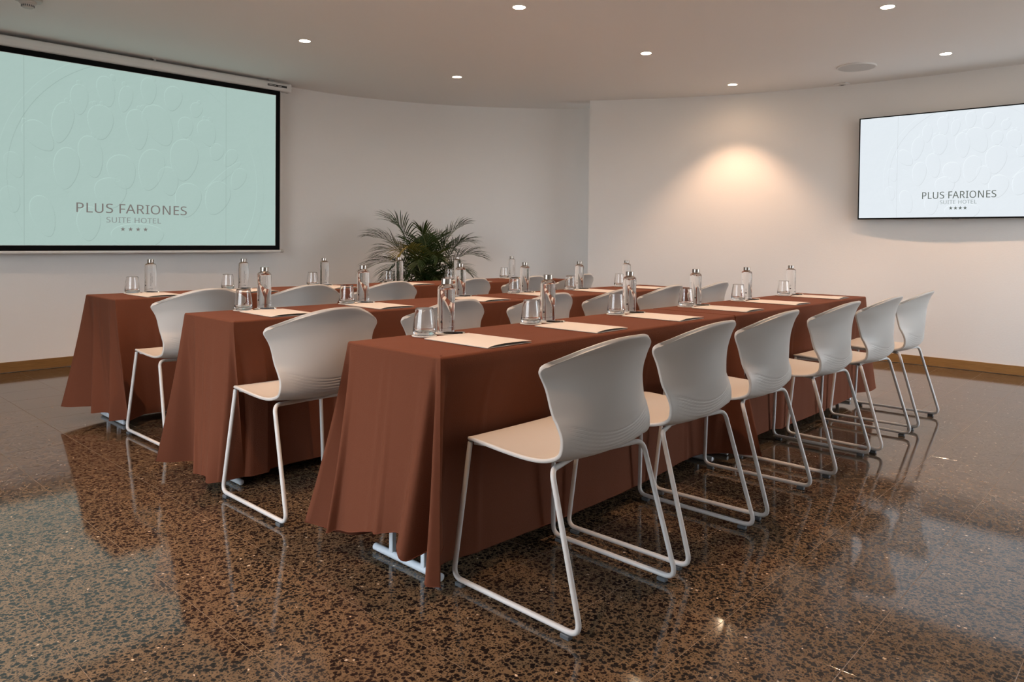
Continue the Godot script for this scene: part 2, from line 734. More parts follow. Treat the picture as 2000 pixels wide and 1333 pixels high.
func baseboard(called: String, path: PackedVector2Array, joints: Array, tone: int) -> void:
	var root := Node3D.new()
	root.name = called
	add_child(root)
	root.set_meta("kind", "structure")
	var inner := offset_path(path, -0.0005)
	var cuts := joints + [99.0]
	var piece := PackedVector2Array([inner[0]])
	var s := 0.0
	var n := 0
	for k in range(1, inner.size()):
		var d := inner[k].distance_to(inner[k - 1])
		while s + d > cuts[n]:
			var x: Vector2 = inner[k - 1].lerp(inner[k], (cuts[n] - s) / d)
			piece.append(x)
			part(root, "board", strip(piece, 0.004, 0.084, -0.015), M.oak[(n + tone) % 3])
			piece = PackedVector2Array([x + (inner[k] - inner[k - 1]).normalized() * 0.001])
			n += 1
		piece.append(inner[k])
		s += d
	part(root, "board", strip(piece, 0.004, 0.084, -0.015), M.oak[(n + tone) % 3])


func build_floor() -> void:
	var root := Node3D.new()
	root.name = "floor"
	add_child(root)
	root.set_meta("kind", "structure")
	part(root, "screed", box(Vector3(9.3, 0.12, 9.4), 0.002), M.grout, Vector3(3.25, -0.0604, -2.5))
	var g := 0.0018
	var tile := box(Vector3(TILE - g, 0.010, TILE - g), 0.00015)
	var cam := get_node("camera") as Camera3D
	var inv := cam.transform.affine_inverse()
	var seen := []
	var rest := []
	for i in range(-13, 22):
		for k in range(-21, 12):
			var c := Vector3(TILE_X + TILE * (i + 0.5), -0.005, TILE_Z + TILE * (k + 0.5))
			if c.x < -1.3 or c.x > 7.7 or c.z < -7.05 or c.z > 2.1:
				continue
			var q := inv * c
			var kind := (i * 7 + k * 13 + (i * k) % 5) & 3
			var inside := false
			if q.z < -0.3:
				var u := q.x / -q.z * 1431.7
				var v := 494.24 + -q.y / -q.z * 1431.7
				inside = absf(u) < 1090.0 and v < 1450.0
			if inside:
				seen.append([-q.z, c, kind])
			else:
				rest.append([c, kind])
	seen.sort_custom(func(a, b): return a[0] < b[0])
	for k in seen.size():
		if k < 300:
			part(root, "tile", tile, M.tiles[seen[k][2]], seen[k][1])
		else:
			rest.append([seen[k][1], seen[k][2]])
	var all := []
	for r in rest:
		all.append([tile, Transform3D(Basis(), r[0])])
	var o := part(root, "tile_field", join(all), M.tiles[0])
	o.set_meta("kind", "stuff")


# ------------------------------------------------------------------ lamps

func build_downlights() -> void:
	var spots := []
	for x in [1.504, 3.138, 4.773]:
		spots.append(Vector2(x, -5.155))
	for z in [-3.31, -1.477]:
		for x in [0.51, 2.066, 3.619, 5.171, 6.722]:
			spots.append(Vector2(x, z))
	var ring := lathe_crisp([Vector2(0.0425, 0.0), Vector2(0.0425, -0.0035), Vector2(0.0505, -0.0035), Vector2(0.0515, 0.0)], 32)
	var lens := lathe_crisp([Vector2(0.0001, -0.0025), Vector2(0.042, -0.0025), Vector2(0.042, 0.0)], 32)
	var proto: Node3D
	for s in spots:
		var at := Vector3(s.x * S, CEIL, s.y * S)
		var text := where_lamp(s)
		if proto == null:
			proto = thing("downlight", text, "downlight", at, 0.0, "round recessed downlights in the ceiling")
			part(proto, "trim_ring", ring, M.ceiling)
			part(proto, "lens", lens, M.lens, Vector3.ZERO, "glowing warm white lens")
		else:
			copy(proto, at, 0.0, text)
		var beam := SpotLight3D.new()
		beam.name = numbered("downlight_beam")
		beam.light_color = lin(1.0, 0.62, 0.39)
		beam.light_energy = 2.2
		beam.spot_angle = 47.0
		beam.spot_angle_attenuation = 0.6
		beam.spot_range = 14.0
		beam.spot_attenuation = 2.0
		beam.light_size = 0.035
		beam.shadow_enabled = true
		beam.position = at + Vector3(0, -0.012, 0)
		beam.rotation.x = -PI / 2
		add_child(beam)
		var wide := beam.duplicate() as SpotLight3D
		wide.name = numbered("downlight_spill")
		wide.light_energy = 0.10
		wide.spot_angle = 80.0
		wide.spot_angle_attenuation = 0.6
		add_child(wide)


func where_lamp(s: Vector2) -> String:
	var named := {
		Vector2(3.138, -5.155): "round ceiling downlight in front of the projection screen's end",
		Vector2(4.773, -5.155): "round ceiling downlight above the palm's side of the last table row",
		Vector2(3.619, -3.31): "round ceiling downlight over the middle of the middle table row",
		Vector2(5.171, -3.31): "round ceiling downlight over the wall end of the middle table row",
		Vector2(6.722, -3.31): "round ceiling downlight washing the curved wall with an arch of light",
		Vector2(5.171, -1.477): "round ceiling downlight over the last chairs facing the television",
		Vector2(6.722, -1.477): "round ceiling downlight just in front of the television",
		Vector2(1.504, -5.155): "round ceiling downlight over the open-floor end of the row nearest the screen",
		Vector2(0.51, -3.31): "round ceiling downlight over bare floor beside the middle row's open end",
		Vector2(2.066, -3.31): "round ceiling downlight over the open-floor end of the middle row",
		Vector2(0.51, -1.477): "round ceiling downlight over bare floor beside the row farthest from screen",
		Vector2(2.066, -1.477): "round ceiling downlight over open-floor end chairs of the row farthest from screen",
		Vector2(3.619, -1.477): "round ceiling downlight over the middle chairs of the row farthest from screen",
	}
	return named[s]


func build_ceiling_fittings() -> void:
	var s := thing("ceiling_speaker", "flat round pale ceiling loudspeaker beside the television wall", "loudspeaker", Vector3(6.723 * S, CEIL, -2.161 * S))
	part(s, "rim", lathe_crisp([Vector2(0.150, -0.012), Vector2(0.158, -0.013), Vector2(0.163, -0.008), Vector2(0.163, 0.0)], 48), M.housing)
	var grille := mat(lin(0.68, 0.67, 0.65), 0.6)
	var holes := FastNoiseLite.new()
	holes.noise_type = FastNoiseLite.TYPE_CELLULAR
	holes.cellular_jitter = 0.15
	holes.frequency = 0.25
	var ht := NoiseTexture2D.new()
	ht.noise = holes
	ht.as_normal_map = true
	ht.bump_strength = 6.0
	ht.seamless = true
	ht.width = 128
	ht.height = 128
	grille.normal_enabled = true
	grille.normal_texture = ht
	grille.normal_scale = 0.6
	grille.uv1_triplanar = true
	grille.uv1_scale = Vector3.ONE * 16.0
	part(s, "grille", lathe([Vector2(0.0001, -0.0135), Vector2(0.07, -0.0135), Vector2(0.14, -0.0128), Vector2(0.151, -0.0115)], 48), grille, Vector3.ZERO, "pale grey perforated grille")
	var e := thing("emergency_spot", "small white ceiling fitting with a dark eye at the wall edge", "detector", Vector3(7.345 * S, CEIL, -2.49 * S), -0.25)
	part(e, "plate", box(Vector3(0.085, 0.012, 0.125), 0.003), M.housing, Vector3(0, -0.006, 0))
	part(e, "bezel", lathe_crisp([Vector2(0.018, -0.014), Vector2(0.026, -0.019), Vector2(0.032, -0.017), Vector2(0.034, -0.012)], 24), M.white_metal)
	part(e, "eye", lathe([Vector2(0.0001, -0.0185), Vector2(0.012, -0.0175), Vector2(0.019, -0.0135)], 20), M.dark_plastic, Vector3.ZERO, "dark round lens")
	var d := thing("smoke_detector", "round white smoke detector on the ceiling before the projection screen", "detector", Vector3(1.385 * S, CEIL, -5.655 * S))
	part(d, "base", lathe_crisp([Vector2(0.085, 0.0), Vector2(0.085, -0.012), Vector2(0.078, -0.020), Vector2(0.052, -0.026)], 36), M.white_plastic)
	part(d, "head", lathe_crisp([Vector2(0.0001, -0.066), Vector2(0.030, -0.065), Vector2(0.036, -0.060), Vector2(0.040, -0.043), Vector2(0.052, -0.034), Vector2(0.054, -0.024)], 36), M.white_plastic)
	for k in 20:
		var a := TAU * k / 20
		var o := part(d, "vent", box(Vector3(0.003, 0.014, 0.007), 0.0005), M.grey_plastic, Vector3(cos(a) * 0.0375, -0.052, sin(a) * 0.0375))
		o.rotation.y = -a


# ------------------------------------------------------------------ projection screen and television

# The shown picture: a pale relief of cactus pads in a ring, on three panels. Returned as an sRGB image.
func relief(tint: Color, w: int, h: int) -> ImageTexture:
	var pads := [[0.297, 0.331, 0.051, 0.114, 10], [0.404, 0.307, 0.065, 0.097, 0], [0.477, 0.158, 0.036, 0.077, 10], [0.513, 0.326, 0.059, 0.117, -5], [0.626, 0.118, 0.051, 0.075, 10], [0.548, 0.094, 0.043, 0.079, 0], [0.58, 0.289, 0.078, 0.125, -25], [0.668, 0.282, 0.044, 0.064, 0], [0.742, 0.301, 0.055, 0.083, -15], [0.308, 0.579, 0.061, 0.115, 5], [0.377, 0.505, 0.059, 0.117, -10], [0.467, 0.578, 0.073, 0.099, -15], [0.556, 0.554, 0.071, 0.124, 10], [0.663, 0.481, 0.082, 0.128, 5], [0.612, 0.615, 0.057, 0.086, -10], [0.433, 0.702, 0.082, 0.087, 0], [0.676, 0.724, 0.077, 0.105, 10], [0.778, 0.703, 0.075, 0.109, 20], [0.776, 0.414, 0.043, 0.054, 15], [0.855, 0.573, 0.045, 0.074, 25], [0.826, 0.443, 0.038, 0.061, 30], [0.236, 0.416, 0.058, 0.092, -40], [0.173, 0.578, 0.038, 0.07, -20], [0.164, 0.759, 0.042, 0.07, -15], [0.247, 0.844, 0.054, 0.113, -15], [0.37, 0.879, 0.059, 0.096, 0], [0.515, 0.951, 0.141, 0.078, 0], [0.42, 0.13, 0.045, 0.086, -10], [0.344, 0.194, 0.043, 0.084, 0], [0.704, 0.168, 0.036, 0.047, 10], [0.80, 0.56, 0.02, 0.15, 50], [0.27, 0.62, 0.016, 0.12, -40]]
	var r := RandomNumberGenerator.new()
	r.seed = 4
	for k in 26:
		var p: Array = pads[r.randi() % 30]
		var a := deg_to_rad(p[4] + r.randf_range(-35, 35))
		pads.append([p[0] + sin(a) * p[3] * 9 / 16 * 1.05, p[1] - cos(a) * p[3] * 1.05, 0.011, 0.018, r.randf_range(-30, 30)])
	var hgt := PackedFloat32Array()
	hgt.resize(w * h)
	var grain := FastNoiseLite.new()
	grain.seed = 8
	grain.frequency = 0.03
	var rot := FastNoiseLite.new()
	rot.seed = 9
	rot.frequency = 0.008
	for y in h:
		for x in w:
			var q := Vector2((float(x) / w - 0.54) * 16.0 / 9.0, float(y) / h - 0.624)
			var d := q.length()
			var v := 0.0
			if d < 0.685:
				v = -0.004
			elif d < 0.735:
				v = 0.003
			hgt[y * w + x] = v + grain.get_noise_2d(x, y) * 0.0006 + rot.get_noise_2d(x, y) * 0.004
	for p in pads:
		var a := deg_to_rad(p[4])
		var x0 := int((p[0] - p[3] * 0.7 - p[2]) * w)
		var x1 := int((p[0] + p[3] * 0.7 + p[2]) * w)
		var y0 := int((p[1] - p[3] - p[2]) * h)
		var y1 := int((p[1] + p[3] + p[2]) * h)
		var lift := 0.010 * clampf(p[2] / 0.05, 0.35, 1.2)
		for y in range(maxi(0, y0), mini(h, y1)):
			for x in range(maxi(0, x0), mini(w, x1)):
				var q := Vector2((float(x) / w - p[0]) * 16.0 / 9.0, float(y) / h - p[1]).rotated(-a)
				var egg: float = 1.0 - 0.22 * q.y / p[3]
				var e := pow(q.x / (p[2] * egg), 2) + pow(q.y / p[3], 2)
				if e < 1.0:
					var i := y * w + x
					hgt[i] = hgt[i] * 0.55 + lift * (0.55 + 0.45 * sqrt(1.0 - e)) + grain.get_noise_2d(x * 3.0, y * 3.0) * 0.0004
	var im := Image.create(w, h, false, Image.FORMAT_RGB8)
	for y in h:
		for x in w:
			var i := y * w + x
			var dx := hgt[y * w + mini(x + 1, w - 1)] - hgt[y * w + maxi(x - 1, 0)]
			var dy := hgt[mini(y + 1, h - 1) * w + x] - hgt[maxi(y - 1, 0) * w + x]
			var s := 1.0 + clampf((dx * 0.7 + dy) * 9.0, -0.13, 0.085)
			for line in [0.197, 0.81]:
				if absf(x - line * w) < 1.0:
					s *= 0.93
			im.set_pixel(x, y, Color(tint.r * s, tint.g * s, tint.b * s))
	return ImageTexture.create_from_image(im)


func shown(tint: Color, w: int, h: int, energy: float) -> StandardMaterial3D:
	var m := mat(lin(0.02, 0.02, 0.02), 0.5, 0.0, 0.3)
	m.resource_name = "shown_picture"
	m.emission_enabled = true
	m.emission_operator = BaseMaterial3D.EMISSION_OP_MULTIPLY
	m.emission = Color.WHITE
	m.emission_texture = relief(tint, w, h)
	m.emission_energy_multiplier = energy
	return m


func sheet(w: float, h: float) -> ArrayMesh:
	return surf([PackedVector3Array([Vector3(-w / 2, 0, 0), Vector3(w / 2, 0, 0)]), PackedVector3Array([Vector3(-w / 2, h, 0), Vector3(w / 2, h, 0)])], false, false, true,
		[PackedVector2Array([Vector2(0, 1), Vector2(1, 1)]), PackedVector2Array([Vector2(0, 0), Vector2(1, 0)])])


func logo(root: Node3D, dark: Material, lighter: Material, x: float, lines: Array, z: float) -> void:
	# lines: [text, cap height, width, baseline] twice, then [star radius, spacing, height]
	write(root, "lettering", lines[0][0], dark, lines[0][1], lines[0][2], Vector3(x, lines[0][3], z))
	write(root, "lettering", lines[1][0], lighter, lines[1][1], lines[1][2], Vector3(x, lines[1][3], z))
	var st := star(lines[2][0], 0.0008)
	for k in 4:
		part(root, "star", st, dark, Vector3(x + (k - 1.5) * lines[2][1], lines[2][2], z))


func glow(c: Color) -> StandardMaterial3D:
	var m := mat(lin(0.02, 0.02, 0.02), 0.6)
	m.resource_name = "shown_lettering"
	m.emission_enabled = true
	m.emission = c
	return m


func build_screen() -> void:
	var t := thing("projection_screen", "large pull-down projection screen with black border showing a hotel logo", "screen", Vector3(2.418 * S, 0.946 * S, -6.680 * S), -0.021)
	t.scale = Vector3.ONE * S
	t.rotation.z = 0.0045
	var iw := 2.647
	var ih := 1.487
	var b := 0.044
	# the roll of fabric, 1 mm thick, a little wider than its border
	var fw := iw + 2 * b + 0.016
	part(t, "fabric", box(Vector3(fw, ih + 2 * b + 0.04, 0.0015), 0.0003), M.white_plastic, Vector3(0, 0.016 + (ih + 2 * b + 0.04) / 2, 0))
	var y0 := 0.020
	for s in [-1.0, 1.0]:
		part(t, "border", box(Vector3(b, ih + 2 * b, 0.0008), 0.0002), M.black, Vector3(s * (iw / 2 + b / 2), y0 + ih / 2 + b, 0.0014))
		part(t, "border", box(Vector3(iw, b, 0.0008), 0.0002), M.black, Vector3(0, y0 + ih / 2 + b + s * (ih / 2 + b / 2), 0.0014))
	part(t, "picture", sheet(iw - 0.006, ih - 0.006), shown(Color8(169, 193, 186), 960, 540, 0.86), Vector3(0, y0 + b + 0.003, 0.0016), "pale teal projected picture of a cactus relief")
	logo(t, glow(lin(0.15, 0.135, 0.125)), glow(lin(0.20, 0.22, 0.21)), 0.011,
		[["PLUS FARIONES", 0.078, 0.890, 0.337], ["SUITE HOTEL", 0.045, 0.442, 0.258], [0.0205, 0.061, 0.204]], 0.0020)
	part(t, "bottom_bar", tube(PackedVector3Array([Vector3(-fw / 2 - 0.004, 0.010, 0), Vector3(fw / 2 + 0.004, 0.010, 0)]), 0.0125, 16), M.housing)
	for s in [-1.0, 1.0]:
		part(t, "end_knob", tube(PackedVector3Array([Vector3(s * (fw / 2 + 0.004), 0.010, 0), Vector3(s * (fw / 2 + 0.03), 0.010, 0)]), 0.015, 16), M.white_plastic)
	# housing along the top: a ribbed tube with end caps
	var hl := fw + 0.19
	var prof := [Vector2(-0.045, 0.0), Vector2(0.020, 0.0), Vector2(0.032, 0.008), Vector2(0.036, 0.020), Vector2(0.034, 0.030), Vector2(0.036, 0.034), Vector2(0.036, 0.050), Vector2(0.034, 0.054), Vector2(0.032, 0.070), Vector2(0.020, 0.082), Vector2(-0.045, 0.082)]
	var yh := y0 + ih + 2 * b + 0.002
	var rows := []
	for x in [-hl / 2, hl / 2]:
		var row := PackedVector3Array()
		for q in prof:
			row.append(Vector3(x, q.y, q.x))
		rows.append(row)
	part(t, "housing", join([surf(rows, true, false, true), end_face(rows[0], Vector3.LEFT), end_face(rows[1], Vector3.RIGHT)]), M.housing, Vector3(0, yh, -0.012))
	for s in [-1.0, 1.0]:
		var cap := PackedVector3Array()
		for q in prof:
			cap.append(Vector3(0, (q.y - 0.041) * 1.06 + 0.041, q.x * 1.05))
		var cap2 := PackedVector3Array()
		for v in cap:
			cap2.append(v + Vector3(0.016, 0, 0))
		part(t, "end_cap", join([surf([cap, cap2], true, false, true), end_face(cap, Vector3.LEFT), end_face(cap2, Vector3.RIGHT)]), M.housing, Vector3(s * (hl / 2) - 0.008, yh, -0.012))
	# dark maker's plate with pale lettering at the visible end
	part(t, "name_plate", box(Vector3(0.205, 0.020, 0.002), 0.0006), M.dark_plastic, Vector3(hl / 2 - 0.145, yh + 0.042, 0.0247), "black name plate with tiny pale lettering")
	for k in 9:
		part(t, "plate_mark", box(Vector3(0.007 + 0.003 * (k % 3), 0.006, 0.0008), 0.0002), M.card, Vector3(hl / 2 - 0.235 + k * 0.0135 + (0.02 if k > 5 else 0.0), yh + 0.043 - (0.003 if k > 5 else 0.0), 0.0259))
	for x in [-1.12, 0.19, 1.28]:
		var br := part(t, "bracket", join([[box(Vector3(0.07, 0.004, 0.05), 0.001), Transform3D(Basis(), Vector3(0, 0.0, 0))], [box(Vector3(0.022, 0.030, 0.016), 0.002), Transform3D(Basis(), Vector3(0, -0.014, 0.0))]]), M.white_metal, Vector3(x, CEIL / S - 0.946 - 0.0025 - x * 0.0045, -0.03))
		br.rotation.z = -0.0045


func end_face(ring: PackedVector3Array, n: Vector3) -> ArrayMesh:
	var q := []
	for v in ring:
		q.append(v)
	return flat_faces([facing(q, n)])


func build_television() -> void:
	# back on a bracket off the curved wall; 1.66 m wide
	var t := thing("television", "wide black-framed wall television showing a hotel logo", "television", Vector3(7.405 * S, 1.3411 * S, -1.5024 * S), -PI / 2 + 0.024)
	t.scale = Vector3.ONE * S * 1.0165
	var w := 1.640
	var h := 0.945
	part(t, "housing", box(Vector3(w, h, 0.035), 0.004), M.dark_plastic, Vector3(0, h / 2, -0.0185))
	part(t, "back_box", box(Vector3(w * 0.7, h * 0.55, 0.03), 0.01), M.dark_plastic, Vector3(0, h * 0.42, -0.046))
	var bz := 0.010
	for s in [-1.0, 1.0]:
		part(t, "bezel", box(Vector3(bz, h, 0.008), 0.0015), M.black, Vector3(s * (w / 2 - bz / 2), h / 2, 0.001))
	part(t, "bezel", box(Vector3(w - 2 * bz, bz, 0.008), 0.0015), M.black, Vector3(0, h - bz / 2, 0.001))
	part(t, "bezel", box(Vector3(w - 2 * bz, 0.013, 0.008), 0.0015), M.black, Vector3(0, 0.0065, 0.001))
	part(t, "panel", sheet(w - 2 * bz, h - bz - 0.013), shown(Color8(226, 234, 240), 960, 540, 0.88), Vector3(0, 0.013, 0.0012), "bright bluish white picture of a cactus relief")
	logo(t, glow(lin(0.06, 0.085, 0.075)), glow(lin(0.26, 0.31, 0.32)), -0.004,
		[["PLUS FARIONES", 0.060, 0.557, 0.175], ["SUITE HOTEL", 0.032, 0.277, 0.127], [0.0165, 0.036, 0.091]], 0.0016)
	part(t, "logo_tab", box(Vector3(0.055, 0.006, 0.006), 0.001), M.grey_plastic, Vector3(-0.02, -0.002, 0.001))
	part(t, "wall_bracket", join([[box(Vector3(0.5, 0.35, 0.010), 0.002), Transform3D(Basis(), Vector3(0, 0.42, -0.066))], [box(Vector3(0.40, 0.30, 0.010), 0.002), Transform3D(Basis(), Vector3(0, 0.42, -0.077))]]), M.dark_plastic)


# ------------------------------------------------------------------ tables and cloths

func build_tables() -> void:
	var halves := ["end with the open floor", "end by the television wall"]
	for r in 3:
		var row: Dictionary = ROWS[r]
		for k in 2:
			var x0: float = row.x0 if k == 0 else row.seam + 0.014
			var x1: float = row.seam if k == 0 else row.x1
			var zm: float = (row.zb + row.zf) / 2
			var long := x1 - x0
			var t := thing("folding_table", "folding table under brown cloth, %s, %s" % [["open-floor end", "television-wall end"][k], ROW_WORDS[r]], "table", Vector3((x0 + x1) / 2, 0, zm), 0.0, "folding tables under brown cloths")
			var d: float = row.zf - row.zb - 0.020
			part(t, "tabletop", box(Vector3(long - 0.012, 0.026, d), 0.004), M.table_board, Vector3(0, TOP - 0.0155 - 0.004, 0))
			for s in [-1.0, 1.0]:
				var lx: float = s * (long / 2 - 0.077)
				part(t, "foot", tube(PackedVector3Array([Vector3(lx, 0.0145, -0.175), Vector3(lx, 0.0145, 0.175)]), 0.0128, 18), M.table_metal)
				for q in [-0.078, 0.090]:
					part(t, "post", box(Vector3(0.019, 0.680, 0.019), 0.002), M.table_metal, Vector3(lx, 0.022 + 0.340, q))
				part(t, "crosspiece", box(Vector3(0.03, 0.02, d - 0.06), 0.003), M.table_metal, Vector3(lx, TOP - 0.043, 0))
			cloth(r, k, x0, x1, row.zb, row.zf)


# Hem keys of a side: [share of the top edge, metres along, metres outward, height]
func cloth(r: int, k: int, x0: float, x1: float, zb: float, zf: float) -> void:
	var d := zf - zb
	var long := x1 - x0
	var near: Array
	var front: Array
	var far: Array
	var back: Array
	if k == 0:
		near = [
			[[0.0, -0.173, 0.05, 0.10], [0.02, -0.125, -0.10, 0.11], [0.05, -0.068, 0.03, 0.09], [0.12, -0.045, 0.005, 0.095], [0.25, 0.012, -0.005, 0.10], [0.48, 0.142, -0.005, 0.14], [0.52, 0.175, 0.012, 0.145], [0.56, 0.195, -0.002, 0.15], [0.80, 0.262, -0.02, 0.16], [0.88, 0.292, 0.015, 0.13], [0.92, 0.325, 0.005, 0.10], [0.95, 0.355, -0.12, 0.12], [0.972, 0.405, 0.0, 0.06], [1.0, 0.447, -0.03, 0.045]],
			[[0.0, -0.075, 0.075, 0.06], [0.03, -0.05, 0.03, 0.05], [0.07, 0.0, -0.075, 0.045], [0.16, 0.15, -0.065, 0.045], [0.24, 0.245, 0.045, 0.07], [0.30, 0.27, 0.035, 0.07], [0.60, 0.335, 0.03, 0.07], [0.66, 0.352, 0.037, 0.05], [0.84, 0.375, 0.005, 0.05], [0.92, 0.385, -0.025, 0.05], [0.955, 0.385, -0.12, 0.05], [1.0, 0.390, -0.115, 0.05]],
			[[0.0, -0.06, 0.105, 0.085], [0.05, 0.0, 0.07, 0.085], [0.10, 0.09, -0.06, 0.09], [0.20, 0.17, -0.06, 0.10], [0.28, 0.235, 0.03, 0.085], [0.36, 0.27, -0.03, 0.085], [0.50, 0.31, -0.065, 0.07], [0.75, 0.355, -0.06, 0.07], [0.85, 0.395, -0.01, 0.06], [0.94, 0.43, -0.09, 0.06], [1.0, 0.455, -0.09, 0.055]],
		][r]
		var c0: Array = near[-1]
		front = [
			[[0.0, -c0[2], c0[1] - d, c0[3]], [0.02, 0.07, -0.075, 0.05], [0.12, 0.12 * long, -0.07, 0.05], [0.3, 0.3 * long, -0.055, 0.05], [0.5, 0.5 * long, -0.055, 0.05], [0.72, 0.72 * long, -0.075, 0.05], [0.92, 0.91 * long, -0.10, 0.05], [0.965, 0.965 * long, -0.02, 0.055], [0.985, 0.985 * long, 0.09, 0.06], [1.0, long + 0.010, 0.155, 0.06]],
			[[0.0, -c0[2], c0[1] - d, c0[3]], [0.02, 0.10, -0.02, 0.05], [0.05, 0.17, -0.015, 0.05], [0.09, 0.22, -0.06, 0.05], [0.2, 0.24 * long, -0.065, 0.05], [0.5, 0.5 * long, -0.055, 0.05], [0.9, 0.9 * long, -0.08, 0.05], [0.97, 0.97 * long, -0.01, 0.055], [1.0, long + 0.008, 0.11, 0.06]],
			[[0.0, -c0[2], c0[1] - d, c0[3]], [0.03, 0.16, -0.02, 0.055], [0.08, 0.22, -0.05, 0.05], [0.3, 0.3 * long, -0.04, 0.05], [0.9, 0.9 * long, -0.06, 0.05], [0.97, 0.97 * long, -0.01, 0.055], [1.0, long + 0.008, 0.10, 0.06]],
		][r]
		var c1: Array = front[-1]
		far = [[0.0, -c1[2], c1[1] - long, c1[3]], [0.3, 0.25 * d, -0.05, 0.07], [0.7, 0.75 * d, -0.05, 0.07], [1.0, d + 0.06, 0.0, 0.06]]
		back = [[0.0, 0.0, 0.06, 0.06], [0.05, 0.06 * long, -0.02, 0.06], [0.3, 0.3 * long, 0.01, 0.06], [0.5, 0.5 * long, -0.015, 0.06], [0.8, 0.8 * long, 0.01, 0.06], [0.97, 0.99 * long, -0.03, 0.06], [1.0, long + near[0][2], -near[0][1], near[0][3]]]
	else:
		near = [[0.0, -0.05, -0.015, 0.06], [0.3, 0.3 * d, -0.05, 0.07], [0.7, 0.7 * d, -0.05, 0.07], [1.0, d - 0.02, -0.03, 0.05]]
		front = [[0.0, 0.03, -0.02, 0.05], [0.03, 0.05 * long, -0.03, 0.05], [0.2, 0.2 * long, -0.012, 0.05], [0.27, 0.27 * long, 0.004, 0.05], [0.34, 0.34 * long, -0.02, 0.05], [0.6, 0.6 * long, -0.012, 0.05], [0.66, 0.66 * long, 0.006, 0.05], [0.74, 0.74 * long, -0.015, 0.05], [0.92, 0.915 * long, -0.02, 0.055], [0.96, 0.965 * long, -0.045, 0.06], [0.985, long + 0.06, 0.02, 0.065], [1.0, long + 0.165, 0.03, 0.075]]
		far = [[0.0, -0.03, 0.165, 0.075], [0.06, 0.06, 0.10, 0.08], [0.15, 0.14 * d, 0.0, 0.09], [0.3, 0.3 * d, 0.035, 0.08], [0.5, 0.5 * d, 0.0, 0.09], [0.7, 0.68 * d, 0.035, 0.08], [0.88, 0.9 * d, 0.0, 0.08], [1.0, d + 0.11, 0.09, 0.06]]
		back = [[0.0, -0.09, 0.11, 0.06], [0.05, 0.05 * long, -0.02, 0.06], [0.3, 0.3 * long, 0.01, 0.06], [0.6, 0.6 * long, -0.015, 0.06], [0.95, 0.95 * long, 0.01, 0.06], [1.0, long - 0.015, 0.05, 0.06]]
	if k == 0:
		# hems were read off in the floor's scale; the near end flares out over the floor
		var da: float = [0.064, 0.060, 0.105][r]
		var base := near.duplicate(true)
		near.clear()
		for q in base:
			near.append([q[0], q[1] * 1.019 + da, q[2] * 1.019 + 0.044, q[3]])
		front[0] = [0.0, -near[-1][2], near[-1][1] - d, near[-1][3]]
		back[-1] = [1.0, long + near[0][2], -near[0][1], near[0][3]]
	var sides := [
		[Vector2(x0, zb), Vector2(0, 1), Vector2(-1, 0), d, near, 140],
		[Vector2(x0, zf), Vector2(1, 0), Vector2(0, 1), long, front, 200],
		[Vector2(x1, zf), Vector2(0, -1), Vector2(1, 0), d, far, 64],
		[Vector2(x1, zb), Vector2(-1, 0), Vector2(0, -1), long, back, 90],
	]
	var ns := FastNoiseLite.new()
	ns.seed = 60 + r * 2 + k
	ns.frequency = 1.6
	ns.fractal_octaves = 2
	var re := 0.009
	var rows := []
	var n_hang := 30
	for i in 6 + n_hang:
		rows.append(PackedVector3Array())
	for sd in sides:
		var n: int = sd[5]
		for j in n:
			# samples crowd towards the corners, where the folds are
			var q := float(j) / n
			q = q - 0.72 * sin(TAU * q) / TAU
			var on: Vector2 = sd[0] + sd[1] * (q * sd[3])
			var out: Vector2 = sd[2]
			var edge := minf(q, 1.0 - q) * float(sd[3])
			if edge < 0.02:
				var toward: Vector2 = -sd[1] if q < 0.5 else sd[1]
				out = (sd[2] + toward * (1.0 - edge / 0.02)).normalized()
			var hk := spline(sd[4], q)
			var pushed := 0.0
			if sd == sides[1]:
				# the chairs push the cloth in under the table
				for c in CHAIRS[r]:
					var need: float = c[1] * S - 0.2775 - zf
					var near_it := 1.0 - smoothstep(0.265, 0.34, absf(on.x - c[0] * S))
					pushed = minf(pushed, need * near_it)
				hk[1] = minf(hk[1], pushed) if pushed < -0.001 else hk[1]
			var hem: Vector2 = sd[0] + sd[1] * hk[0] + sd[2] * hk[1]
			var rim: Vector2 = on
			for i in 6:
				var f := Vector3.ZERO
				if i == 0:
					f = Vector3(rim.x - out.x * re * 3.0, TOP, rim.y - out.y * re * 3.0)
				else:
					var a := (i - 1) / 4.0 * PI / 2
					f = Vector3(rim.x + out.x * re * (sin(a) - 1.0), TOP - re * (1.0 - cos(a)), rim.y + out.y * re * (sin(a) - 1.0))
				rows[i].append(f)
			for i in n_hang:
				var h := float(i + 1) / n_hang
				var g := lerpf(h, h * h, 0.22)
				if pushed < -0.001:
					g = lerpf(g, 1.0 - pow(1.0 - clampf((h - 0.06) / 0.94, 0.0, 1.0), 4.5), smoothstep(0.0, 0.02, -pushed))
				var p := rim.lerp(hem, g)
				var y := lerpf(TOP - re, hk[2], h)
				var wob := ns.get_noise_3d(p.x * 1.3, y * 0.55, p.y * 1.3) * (0.004 if pushed < -0.001 else 0.006 if sd == sides[0] else 0.012) * sin(PI * minf(h * 1.2, 1.0) * 0.5)
				wob += ns.get_noise_3d(p.x * 5.0, y * 1.1 + 30.0, p.y * 5.0) * (0.0015 if pushed < -0.001 or sd == sides[0] else 0.004) * minf(h * 3.0, 1.0)
				# ironed creases running down the sides
				for c in ([0.44] if sd == sides[0] else [0.12, 0.37, 0.62, 0.87]):
					wob += 0.0045 * maxf(0.0, 1.0 - absf(q - c) * float(sd[3]) / 0.022) * minf(h * 4.0, 1.0)
				p += Vector2(sd[2]) * wob
				rows[6 + i].append(Vector3(p.x, y, p.y))
